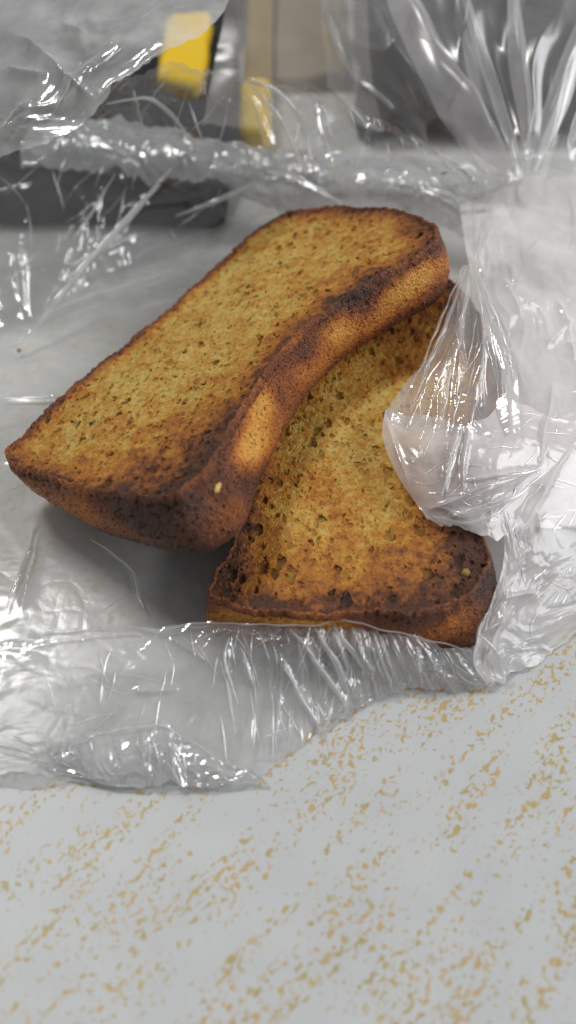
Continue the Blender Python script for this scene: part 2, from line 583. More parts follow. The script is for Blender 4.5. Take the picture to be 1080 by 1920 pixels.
T1_OUT = [(8, 856, .30, .55), (45, 812, .28, .4), (100, 757, .22, .2), (160, 706, .20), (212, 664, .20), (262, 622, .20), (300, 590, .18),
          (350, 545, .18), (400, 500, .18), (448, 455, .18), (492, 424, .20), (540, 398, .24), (600, 390, .26), (650, 388, .28),
          (700, 391, .30), (750, 396, .36), (800, 411, .55), (822, 437, .60, 0.12), (806, 462, .60, 0.2), (768, 488, .60, 0.22), (700, 524, .60, 0.22),
          (640, 562, .55, 0.22), (590, 602, .60, 0.2), (548, 642, .60, 0.15), (510, 690, .62, 0.05), (470, 745, .66, -0.05), (432, 805, .70, -0.15), (405, 855, .80, -0.26),
          (375, 893, .90, -0.32), (330, 922, .95, -0.25), (270, 934, .80, -0.08), (200, 925, .60), (140, 912, .42), (90, 897, .34, .15), (42, 884, .32, .4)]
T1_PL = [(10, 855, 1.55), (500, 425, 1.75), (600, 600, 3.50)]
T1_SPOTS = [(492, 755, 26, 38, 20, .42), (470, 835, 34, 48, 20, .50), (640, 612, 44, 32, -35, .40), (800, 508, 50, 24, -40, .38),
            (745, 545, 45, 22, -35, .35), (150, 955, 90, 26, 28, .22), (60, 905, 40, 20, 40, .2), (720, 590, 60, 18, -35, .15), (250, 990, 190, 50, 15, -.16), (380, 990, 90, 60, -20, -.2), (570, 665, 30, 24, -45, -.12), (460, 905, 40, 30, -45, -.15),
            (560, 690, 22, 20, -40, .12), (520, 700, 20, 24, -50, .15)]
T1_DARK = [(300, 880, 90, .22), (370, 830, 70, .12), (610, 560, 60, .1), (90, 860, 60, .10), (640, 430, 150, .06), (260, 700, 120, -.05),
           (480, 560, 160, -.08)]
build_toast("toasted_bread_slice",
            ("golden toasted bread slice lying on top, its wavy crust leaning across the other slice", "bread slice"),
            T1_OUT, T1_PL, 1.55, T1_SPOTS, T1_DARK, 21, 0.05)

T2_OUT = [(458, 948, .3), (440, 1005, .45), (408, 1062, .50), (390, 1098, .55), (398, 1122, .50), (450, 1136, .45), (520, 1150, .50),
          (600, 1152, .50), (680, 1148, .55), (760, 1152, .65), (820, 1142, .85, -.08), (874, 1116, .80, -.44), (907, 1082, .85, -.48), (918, 1048, .85, -.36),
          (912, 1014, .80, -.25), (885, 990, .60, -.1), (850, 960, .45), (840, 910, .40), (862, 850, .35), (905, 790, .35), (935, 735, .35),
          (938, 690, .35), (918, 630, .40), (890, 570, .45), (850, 530, .45), (800, 512, .6), (745, 530, .6), (690, 575, .5),
          (640, 630, .4), (560, 700, .4), (512, 765, .25), (482, 830, .25), (470, 890, .25)]
T2_PL = [(400, 1100, 1.60), (900, 1050, 1.70), (800, 560, 1.80)]
T2_SPOTS = [(560, 1165, 120, 16, 4, .35), (870, 1150, 60, 20, -35, .25), (440, 1150, 40, 20, 10, .25), (880, 1190, 40, 30, -30, .08),
            (540, 1155, 60, 20, 0, .2), (910, 1130, 70, 90, 0, -.14), (930, 750, 40, 60, 0, .4)]
T2_DARK = [(870, 1040, 70, .22), (780, 1110, 90, .16), (700, 1090, 90, .06), (450, 1060, 60, .16), (620, 1010, 130, .10),
           (790, 620, 80, .18), (760, 650, 60, .10), (640, 800, 160, -.10), (700, 960, 90, -.02), (540, 900, 60, .08), (870, 560, 60, .2)]
build_toast("toasted_bread_slice",
            ("golden toasted bread slice lying flat underneath, its right side tucked under clear film", "bread slice"),
            T2_OUT, T2_PL, 1.72, T2_SPOTS, T2_DARK, 53, 0.11)


# ------------------------------------------------------------------ crumbs
def build_crumb(label, px, py, z, sx, sy, ang, colr, seed):
    P = at(px, py, z)
    d = ray(px, py)
    d = d / np.linalg.norm(d)
    for o in bpy.data.objects:                            # rest it on the bread where there is bread
        if o.type == 'MESH' and o.name.split('.')[0] in ('crust', 'crumb'):
            off = o.parent.location
            hit, loc, _, _ = o.ray_cast(Vector(CAM * CM) - off, Vector(d))
            if hit:
                q = np.array(loc + off) / CM
                if np.linalg.norm(q - CAM) < np.linalg.norm(P - CAM) + 1.0:
                    P = q - d * 0.035
    bm = bmesh.new()
    bmesh.ops.create_icosphere(bm, subdivisions=3, radius=1.0)
    V = np.array([v.co[:] for v in bm.verts])
    F = [[v.index for v in f.verts] for f in bm.faces]
    bm.free()
    V = V * (1 + 0.35 * gnoise(V[:, 0] * 1.6 + seed, V[:, 1] * 1.6 + V[:, 2], seed))[:, None]
    V = V * np.array([sx, sy, min(sx, sy) * 0.8])
    a = math.radians(ang)
    V = V @ np.array([[math.cos(a), math.sin(a), 0], [-math.sin(a), math.cos(a), 0], [0, 0, 1]]) + P
    o = mesh_obj("bread_crumb", V, F, plain_material("crumb_bit_%d" % seed, colr, 0.5, 60, 0.5))
    describe(o, label, "crumb")


build_crumb("pale yellow crumb stuck on the dark crust corner of the upper slice", 408, 914, 2.42, .055, .12, -10, (0.75, 0.48, 0.16), 3)
build_crumb("round tan crumb on the burnt corner of the lower slice", 873, 1074, 1.70, .085, .085, 0, (0.36, 0.22, 0.05), 4)
build_crumb("tiny orange crumb on the film left of the bread", 36, 657, 0.30, .05, .05, 0, (0.45, 0.17, 0.04), 5)
build_crumb("tiny brown crumb beside the right corner of the lower slice", 946, 1118, 1.05, .045, .035, 0, (0.25, 0.10, 0.03), 6)


# ------------------------------------------------------------------ plastic bag
def cr(P, t):
    """Catmull-Rom along axis 0 of P at parameters t (0..n-1)"""
    n = P.shape[0]
    i = np.clip(np.floor(t).astype(int), 0, n - 2)
    f = (t - i)
    f = f.reshape(f.shape + (1,) * (P.ndim - 1))
    g = lambda k: P[np.clip(k, 0, n - 1)]
    p0 = np.where((i == 0).reshape(f.shape), 2 * g(i) - g(i + 1), g(i - 1))
    p3 = np.where((i == n - 2).reshape(f.shape), 2 * g(i + 1) - g(i), g(i + 2))
    p1, p2 = g(i), g(i + 1)
    return 0.5 * (2 * p1 + (p2 - p0) * f + (2 * p0 - 5 * p1 + 4 * p2 - p3) * f ** 2 + (-p0 + 3 * p1 - 3 * p2 + p3) * f ** 3)


bag = empty("plastic_bag", (0, 3, 0))
describe(bag, "crumpled clear plastic bag lying open around the two bread slices", "plastic bag")


SHEETS = {}


def sheet(name, rows, mat, amp=0.10, size=1.0, aniso=1.0, ang=0.0, seed=0, step=0.045, creases=(), octaves=3,
          rough=0.45, edge_rag=0.04, zmin=0.015, radial=None, least=0.25, second=0.5, amp_fn=None):
    """a film through control points (px, py, z cm); creases: (x0,y0,x1,y1, height cm, width px)"""
    n = max(len(r) for r in rows)
    G = []
    for r in rows:
        Pw = np.array([at(*p) for p in r])
        if len(r) != n:
            Pw = cr(Pw, np.linspace(0, len(r) - 1, n))
        G.append(Pw)
    G = np.array(G)                                       # rows x n x 3
    lu = np.mean([np.sum(np.linalg.norm(np.diff(g, axis=0), axis=1)) for g in G])
    lv = np.mean(np.sum(np.linalg.norm(np.diff(G, axis=0), axis=2), axis=0))
    nu, nv = int(max(12, lu / step)), int(max(12, lv / step))
    T = cr(G, np.linspace(0, len(rows) - 1, nv))          # nv x n x 3
    T = cr(np.swapaxes(T, 0, 1), np.linspace(0, n - 1, nu))  # nu x nv x 3
    T = np.swapaxes(T, 0, 1)
    U, Vv = np.meshgrid(np.linspace(0, 1, nu), np.linspace(0, 1, nv))
    x, y = U * lu, Vv * lv
    # ragged outer edges: slide along the sheet
    du = np.gradient(T, axis=1); dv = np.gradient(T, axis=0)
    Nn = np.cross(du, dv)
    Nn /= np.linalg.norm(Nn, axis=2)[..., None] + 1e-9
    Nn = np.where(Nn[..., 2:3] < 0, -Nn, Nn)
    dvn = dv / (np.linalg.norm(dv, axis=2)[..., None] + 1e-9)
    ev = np.exp(-Vv * lv / 0.35) + np.exp(-(1 - Vv) * lv / 0.35)
    T = T + dvn * (edge_rag * 3 * ev * (gnoise(x * 1.1, y * 0.1, seed + 40) + 0.5 * gnoise(x * 3.7, y * 0.1, seed + 41)))[..., None]
    h = amp * crumple(x, y, seed, size, octaves, aniso, ang, rough, least)
    if radial is not None:                                # folds fanning out from a gathered point
        cx, cy, num, ramp_ = radial
        pix = project(T.reshape(-1, 3)).reshape(nv, nu, 2)
        a = np.arctan2(pix[..., 1] - cy, pix[..., 0] - cx)
        r = np.hypot(pix[..., 1] - cy, pix[..., 0] - cx)
        w = 1 - 2.4 * np.abs(gnoise(a * num, r * 0.004, seed + 70)) + second * (1 - 2.4 * np.abs(gnoise(a * num * 2.3, r * 0.006, seed + 71)))
        h = h + ramp_ * np.clip(r / 120, 0.1, 1.0) * w
    if amp_fn is not None:
        pix = project(T.reshape(-1, 3)).reshape(nv, nu, 2)
        h = h * amp_fn(pix[..., 0], pix[..., 1])
    if len(creases):
        pix = project(T.reshape(-1, 3)).reshape(nv, nu, 2)
        X = pix[..., 0] + 5 * gnoise(pix[..., 0] / 60, pix[..., 1] / 60, seed + 80)
        Y = pix[..., 1] + 5 * gnoise(pix[..., 0] / 60 + 7, pix[..., 1] / 60, seed + 81)
        for (x0, y0, x1, y1, hh, ww) in creases:
            ax, ay = x1 - x0, y1 - y0
            L2 = ax * ax + ay * ay
            t = np.clip(((X - x0) * ax + (Y - y0) * ay) / L2, 0, 1)
            d = np.hypot(X - x0 - t * ax, Y - y0 - t * ay)
            prof = np.exp(-d / ww) * np.clip(np.sin(np.clip(t, 0.02, 0.98) * math.pi) * 1.6, 0, 1)
            h = h + hh * prof
    T = T + Nn * h[..., None]
    z = T[..., 2]
    k = 0.03
    T[..., 2] = zmin + k * np.logaddexp(0, (z - zmin) / k)
    V = T.reshape(-1, 3)
    idx = np.arange(nu * nv).reshape(nv, nu)
    F = np.stack([idx[:-1, :-1], idx[:-1, 1:], idx[1:, 1:], idx[1:, :-1]], -1).reshape(-1, 4)
    SHEETS[name] = (T, lu, lv)
    return mesh_obj(name, V, F, mat, bag)


# the layer lying on the table, under the bread
def flat_under(px, py):
    # pressed flat where the bread lies on it
    f = 1 - 0.85 * np.exp(-(((px - 380) / 330) ** 2 + ((py - 760) / 260) ** 2) ** 2)
    return f * (1 - 0.85 * np.exp(-(((px - 680) / 230) ** 2 + ((py - 900) / 300) ** 2) ** 2))


sheet("bottom_layer", [
    [(-260, 330, .1), (60, 320, .1), (300, 300, .1), (540, 290, .1), (800, 290, .1), (1080, 290, .1), (1400, 300, .1)],
    [(-260, 560, .12), (60, 560, .16), (300, 540, .10), (540, 520, .05), (800, 520, .05), (1080, 520, .1), (1400, 520, .1)],
    [(-260, 800, .10), (60, 800, .10), (300, 800, .04), (540, 800, .03), (800, 800, .03), (1080, 800, .1), (1400, 800, .1)],
    [(-260, 1080, .1), (60, 1080, .12), (300, 1080, .12), (540, 1060, .05), (800, 1040, .05), (1080, 1000, .1), (1400, 960, .1)],
    [(-260, 1300, .05), (60, 1300, .06), (260, 1290, .06), (480, 1270, .05), (760, 1200, .05), (1080, 1120, .06), (1400, 1080, .05)],
    [(-260, 1440, .03), (60, 1450, .03), (250, 1450, .03), (480, 1435, .03), (690, 1310, .03), (1080, 1180, .04), (1400, 1120, .03)],
], M_FILM_FLAT, amp=0.03, size=1.3, aniso=1.5, ang=0.35, seed=1, least=0.1, amp_fn=flat_under,
    creases=[(0, 870, 160, 800, .05, 6), (40, 1150, 75, 990, .10, 7), (0, 745, 250, 735, .04, 6), (130, 540, 320, 500, .08, 9),
             (150, 610, 380, 560, .06, 10), (60, 590, 270, 540, .06, 8)])

# front edge of the bag, standing up against the lower slice
sheet("front_fold", [
    [(-200, 1225, 1.15), (0, 1198, 1.05), (130, 1186, .98), (270, 1180, .9), (390, 1166, .9), (480, 1168, 1.15), (570, 1172, 1.25), (650, 1160, 1.25),
     (730, 1182, 1.05), (810, 1200, .9), (886, 1222, .8)],
    [(-200, 1275, 1.1), (0, 1260, .98), (130, 1250, .9), (270, 1235, .8), (390, 1215, .75), (480, 1215, .95), (570, 1222, 1.0), (650, 1215, .95),
     (740, 1228, .8), (820, 1238, .65), (895, 1248, .5)],
    [(-200, 1360, .8), (0, 1350, .68), (130, 1335, .56), (270, 1325, .5), (390, 1310, .45), (480, 1300, .5), (560, 1300, .5), (650, 1275, .45),
     (745, 1262, .4), (830, 1268, .35), (915, 1270, .3)],
    [(-200, 1475, .05), (0, 1472, .05), (130, 1472, .05), (270, 1472, .05), (390, 1468, .05), (480, 1450, .05), (560, 1392, .05), (620, 1352, .05),
     (735, 1300, .05), (835, 1292, .05), (940, 1284, .05)],
], M_FILM_CRISP, amp=0.075, size=0.62, aniso=0.75, ang=1.0, seed=12, rough=0.6, step=0.027, least=0.3, amp_fn=lambda px, py: 0.26 + 0.94 / (1 + np.exp(-(px - 470) / 50)), radial=(600, 900, 14, 0.035),
    creases=[(0, 1195, 200, 1180, .12, 5), (60, 1215, 280, 1185, .1, 6), (430, 1205, 425, 1280, .14, 5), (455, 1225, 475, 1290, .12, 4),
             (520, 1230, 600, 1370, .15, 6), (560, 1190, 640, 1320, .14, 6), (590, 1180, 665, 1310, .12, 6), (620, 1180, 650, 1260, .16, 6),
             (650, 1170, 700, 1260, .14, 5), (590, 1368, 650, 1300, .10, 4), (0, 1240, 130, 1285, .10, 6), (240, 1300, 340, 1290, .10, 5),
             (780, 1215, 785, 1270, .12, 6), (690, 1200, 720, 1280, .1, 6), (320, 1190, 390, 1250, .08, 6)])

# bright, tightly crinkled corner folded over the front edge
sheet("folded_corner", [
    [(62, 1412, .30), (130, 1388, .42), (200, 1372, .50), (255, 1362, .54), (305, 1360, .56), (350, 1386, .50), (400, 1415, .40), (455, 1440, .28), (500, 1462, .16)],
    [(72, 1425, .24), (135, 1420, .30), (205, 1420, .35), (260, 1415, .38), (310, 1414, .38), (350, 1428, .34), (395, 1444, .28), (450, 1455, .20), (500, 1464, .13)],
    [(85, 1438, .14), (140, 1452, .16), (205, 1468, .16), (260, 1474, .16), (310, 1476, .16), (350, 1474, .16), (395, 1470, .15), (450, 1467, .13), (500, 1466, .12)],
], film_material("clear_film_bright", 0.42, bump=0.9, fine=9.0, rough=0.10, refl=3.2), amp=0.12, size=0.42, aniso=0.8, ang=0.6, seed=23, step=0.02,
    rough=0.6, octaves=3, least=1.0)

# right-hand side of the bag coming down over the lower slice to the table
sheet("side_panel", [
    [(855, 335, 1.4), (930, 320, 1.9), (1000, 320, 2.2), (1080, 320, 2.0), (1200, 320, 1.6), (1400, 330, .8)],
    [(880, 500, 2.5), (925, 495, 2.6), (1000, 480, 2.4), (1080, 470, 2.0), (1200, 470, 1.5), (1400, 470, .6)],
    [(925, 640, 2.2), (960, 640, 2.3), (1010, 640, 2.1), (1080, 640, 1.8), (1200, 640, 1.3), (1400, 640, .5)],
    [(950, 780, 2.05), (985, 790, 2.0), (1020, 800, 1.9), (1080, 800, 1.7), (1200, 790, 1.1), (1400, 790, .4)],
    [(930, 930, 1.9), (960, 940, 1.8), (1000, 940, 1.6), (1080, 930, 1.3), (1200, 920, .8), (1400, 900, .3)],
    [(945, 1050, 1.35), (965, 1060, 1.2), (1000, 1060, 1.0), (1080, 1040, .8), (1200, 1010, .5), (1400, 990, .2)],
    [(888, 1222, .75), (915, 1205, .65), (970, 1180, .5), (1080, 1130, .4), (1200, 1090, .3), (1400, 1060, .1)],
    [(915, 1292, .05), (950, 1275, .05), (1010, 1235, .05), (1080, 1195, .05), (1200, 1150, .05), (1400, 1110, .05)],
], M_FILM_MILKY, amp=0.10, size=1.0, aniso=1.0, ang=0.8, seed=33, step=0.035,
    creases=[(1000, 900, 1040, 700, .10, 7), (960, 1010, 1080, 820, .12, 8), (1040, 560, 1080, 680, .12, 6), (900, 1190, 960, 1140, .15, 6),
             (905, 1240, 945, 1120, .14, 6), (930, 1120, 1010, 1110, .12, 7), (1000, 960, 1010, 1000, .1, 4), (940, 520, 980, 600, .08, 8),
             (1020, 650, 1075, 600, .12, 7)])

# the gathered fan of torn film over the lower slice
sheet("torn_flap", [
    [(866, 500, 2.75), (878, 497, 2.8), (890, 497, 2.8), (902, 503, 2.75)],
    [(838, 585, 2.65), (865, 585, 2.8), (900, 585, 2.8), (932, 590, 2.7)],
    [(795, 680, 2.4), (845, 680, 2.65), (900, 680, 2.65), (958, 680, 2.5)],
    [(728, 772, 2.15), (810, 782, 2.40), (885, 792, 2.42), (968, 762, 2.30)],
    [(735, 810, 2.05), (810, 830, 2.25), (885, 835, 2.28), (968, 810, 2.15)],
], M_FILM_CRISP, amp=0.04, size=0.9, seed=44, step=0.028, radial=(882, 480, 3.2, 0.13),
    creases=[(880, 510, 850, 780, .10, 5), (884, 510, 905, 790, .08, 5), (872, 510, 790, 760, .10, 5), (890, 510, 945, 700, .08, 5)])

sheet("torn_flap_end", [
    [(722, 768, 2.2), (790, 776, 2.4), (840, 790, 2.45), (880, 800, 2.5), (930, 768, 2.4), (975, 760, 2.2), (1040, 780, 1.9), (1130, 800, 1.4)],
    [(718, 822, 2.15), (780, 850, 2.35), (835, 855, 2.35), (885, 860, 2.35), (935, 850, 2.25), (990, 840, 2.0), (1050, 850, 1.75), (1130, 860, 1.3)],
    [(745, 890, 2.05), (790, 905, 2.15), (840, 910, 2.2), (890, 915, 2.15), (940, 900, 2.05), (985, 890, 1.85), (1050, 900, 1.55), (1130, 910, 1.15)],
    [(778, 940, 1.85), (810, 950, 1.95), (850, 955, 2.0), (890, 955, 1.95), (930, 945, 1.9), (975, 935, 1.7), (1040, 940, 1.4), (1130, 945, 1.0)],
    [(800, 972, 1.8), (835, 986, 1.8), (870, 992, 1.78), (905, 1003, 1.75), (940, 1008, 1.6), (985, 995, 1.45), (1050, 985, 1.15), (1130, 980, .85)],
], film_material("clear_film_torn", 0.60, veil_col=(0.93, 0.87, 0.86), bump=0.35, fine=4.0, rough=0.14, refl=0.55), amp=0.05, size=0.9, aniso=1.2, seed=51, step=0.028,
    creases=[(800, 960, 940, 900, .12, 5), (860, 905, 1020, 878, .10, 4), (850, 950, 1000, 880, .12, 5), (840, 975, 960, 930, .1, 4),
             (860, 790, 830, 930, .10, 4), (875, 790, 868, 930, .10, 4), (720, 780, 770, 920, .06, 6), (960, 980, 1020, 890, .12, 6)])

# rear wall of the bag, standing behind the bread
sheet("rear_wall", [
    [(-200, 640, .3), (-20, 620, .3), (120, 560, .3), (260, 490, .3), (400, 440, .35), (520, 398, .7), (640, 380, 1.2), (760, 385, 1.3), (860, 410, 1.2), (980, 430, 1.2)],
    [(-200, 520, .9), (-20, 470, .9), (120, 440, .9), (260, 400, 1.0), (400, 375, 1.1), (520, 352, 1.6), (640, 345, 2.0), (760, 352, 2.0), (860, 372, 1.9), (980, 390, 1.8)],
    [(-200, 390, 1.6), (-20, 350, 1.7), (120, 330, 1.8), (260, 320, 1.8), (400, 320, 1.9), (520, 315, 2.2), (640, 310, 2.4), (760, 320, 2.3), (860, 340, 2.2), (980, 350, 2.2)],
    [(-200, 310, 2.3), (-20, 280, 2.4), (120, 262, 2.5), (260, 262, 2.5), (400, 285, 2.4), (520, 285, 2.5), (640, 270, 2.7), (760, 290, 2.6), (860, 315, 2.4), (980, 320, 2.4)],
], film_material("clear_film_thin", 0.07, bump=0.55, fine=6.0, rough=0.08, refl=1.3), amp=0.16, size=0.8, aniso=0.75, ang=0.3, seed=62, step=0.032, rough=0.6,
    creases=[(330, 310, 40, 640, .22, 6), (205, 330, 120, 470, .15, 5), (0, 300, 300, 345, .12, 8), (300, 345, 520, 330, .15, 8),
             (210, 400, 480, 345, .10, 6), (180, 480, 250, 440, .15, 6), (520, 330, 850, 400, .12, 9)])

sheet("rear_fold", [
    [(-150, 400, 1.9), (0, 300, 2.6), (100, 262, 2.8), (220, 268, 2.8), (330, 285, 2.8), (440, 300, 2.8), (540, 312, 2.8), (640, 318, 2.8), (740, 322, 2.8), (850, 345, 2.6), (900, 385, 2.3)],
    [(-150, 350, 2.5), (0, 262, 3.2), (100, 232, 3.4), (220, 228, 3.4), (330, 238, 3.4), (440, 262, 3.3), (540, 275, 3.3), (640, 270, 3.3), (740, 285, 3.2), (850, 320, 3.0), (910, 370, 2.6)],
    [(-150, 310, 2.9), (0, 240, 3.6), (100, 200, 4.0), (220, 170, 4.2), (330, 165, 4.3), (440, 175, 4.2), (540, 190, 4.0), (640, 215, 3.9), (720, 245, 3.6), (840, 300, 3.2), (910, 360, 2.7)],
    [(-150, 290, 3.0), (0, 228, 3.8), (100, 178, 4.4), (220, 140, 4.7), (330, 128, 4.9), (420, 142, 4.8), (480, 150, 4.7), (620, 170, 4.4), (700, 220, 3.9), (830, 290, 3.3), (910, 352, 2.8)],
], film_material("clear_film_rear", 0.09, bump=0.55, fine=5.0, rough=0.13, refl=1.6), amp=0.20, size=0.9, aniso=0.6, ang=1.4, seed=75, least=0.6, step=0.04, rough=0.6,
    edge_rag=0.09,
    creases=[(455, 150, 520, 290, .22, 7), (600, 180, 590, 300, .2, 7), (690, 220, 660, 320, .2, 8), (350, 140, 500, 245, .18, 6),
             (240, 160, 320, 250, .15, 6), (100, 265, 540, 310, .2, 12), (800, 315, 850, 365, .2, 6), (300, 200, 350, 255, .14, 5)])

sheet("rear_roll", [
    [(420, 345, 1.5), (520, 396, 1.0), (600, 394, 1.0), (680, 394, 1.0), (760, 404, 1.1), (830, 424, 1.2), (895, 450, 1.3)],
    [(410, 325, 1.9), (505, 358, 1.6), (590, 355, 1.6), (680, 360, 1.6), (760, 372, 1.6), (835, 396, 1.6), (905, 425, 1.6)],
    [(400, 300, 2.0), (490, 320, 1.9), (585, 318, 1.9), (680, 328, 1.9), (765, 344, 1.9), (845, 370, 1.9), (915, 400, 1.8)],
    [(400, 280, 1.9), (490, 286, 1.9), (580, 278, 1.9), (680, 296, 1.9), (770, 318, 1.9), (850, 350, 1.9), (915, 380, 1.8)],
], film_material("clear_film_roll", 0.72, veil_col=(0.95, 0.95, 0.95), bump=0.7, fine=6.0, rough=0.22, refl=2.6, through=0.5), amp=0.16, size=0.8, aniso=0.7, ang=1.3, seed=171, least=0.8, step=0.03, rough=0.55,
    edge_rag=0.06)

sheet("rear_band", [
    [(40, 318, 1.5), (150, 318, 1.5), (250, 330, 1.6), (350, 338, 1.6), (440, 340, 1.7), (540, 350, 1.7), (600, 355, 1.7)],
    [(40, 275, 2.0), (150, 268, 2.0), (250, 280, 2.0), (350, 294, 2.0), (440, 304, 2.0), (540, 318, 2.0), (610, 325, 2.0)],
    [(60, 235, 2.1), (160, 222, 2.1), (250, 228, 2.1), (350, 252, 2.1), (440, 270, 2.1), (540, 288, 2.1), (615, 298, 2.1)],
], film_material("clear_film_band", 0.55, veil_col=(0.84, 0.85, 0.87), bump=0.8, fine=7.0, rough=0.16, refl=2.6), amp=0.16, size=0.7, aniso=0.7, ang=0.4, seed=181, least=0.8, step=0.028, rough=0.6, edge_rag=0.09)


sheet("rear_panel", [
    [(380, 235, 3.1), (450, 240, 3.1), (520, 245, 3.1), (590, 240, 3.1), (650, 232, 3.0), (720, 245, 3.0)],
    [(400, 130, 3.8), (450, 140, 3.8), (520, 140, 3.8), (590, 140, 3.8), (640, 140, 3.7), (700, 160, 3.5)],
    [(420, 30, 4.4), (460, 40, 4.4), (520, 40, 4.4), (580, 40, 4.4), (630, 40, 4.3), (690, 40, 4.1)],
    [(430, -80, 4.8), (470, -80, 4.9), (520, -80, 4.9), (580, -80, 4.9), (630, -80, 4.8), (690, -80, 4.5)],
], film_material("clear_film_panel", 0.16, veil_col=(0.78, 0.73, 0.66), bump=0.05, fine=1.5, rough=0.25), amp=0.07, size=1.6, seed=201, step=0.06, octaves=2)


M_FOLD = film_material("clear_film_doubled", 0.50, veil_col=(0.90, 0.89, 0.88), bump=0.25, fine=5.0, rough=0.10, refl=2.0)


def fold(pts, width, seed=0, mat=None, wavy=1.0):
    """a narrow doubled pleat of the film along (px, py, z) points, tent-shaped, width cm"""
    P = np.array([at(*p) for p in pts])
    n = max(8, int(np.sum(np.linalg.norm(np.diff(P, axis=0), axis=1)) / 0.05))
    C = cr(P, np.linspace(0, len(P) - 1, n))
    t = np.linspace(0, 1, n)
    tang = np.gradient(C, axis=0); tang /= np.linalg.norm(tang, axis=1)[:, None]
    side = np.cross(tang, [0, 0, 1.0]); side /= np.linalg.norm(side, axis=1)[:, None] + 1e-9
    up = np.cross(side, tang)
    C = C + side * (0.05 * gnoise(t * n * 0.09 * wavy, t * 0 + seed, seed + 3))[:, None]
    w = width * np.clip(np.sin(np.clip(t, 0.03, 0.97) * math.pi) ** 0.5, 0.2, 1) * (1 + 0.5 * gnoise(t * n * 0.06 * wavy, t * 0 + 3, seed))
    prof = [(-1, -0.25), (-0.6, 0.05), (-0.2, 0.45), (0.05, 0.7), (0.3, 0.35), (0.65, 0.1), (1, -0.3)]
    R_ = []
    for a, b in prof:
        R_.append(C + side * (a * w * 0.5)[:, None] + up * (b * w * 0.6 * (1 + 0.4 * gnoise(t * n * 0.15 * wavy, t * 0 + a, seed + 5)))[:, None])
    V = np.array(R_).reshape(-1, 3)
    V[:, 2] = np.maximum(V[:, 2], 0.012)
    idx = np.arange(n * len(prof)).reshape(len(prof), n)
    F = np.stack([idx[:-1, :-1], idx[:-1, 1:], idx[1:, 1:], idx[1:, :-1]], -1).reshape(-1, 4)
    mesh_obj("pleat", V, F, mat or M_FOLD, bag)


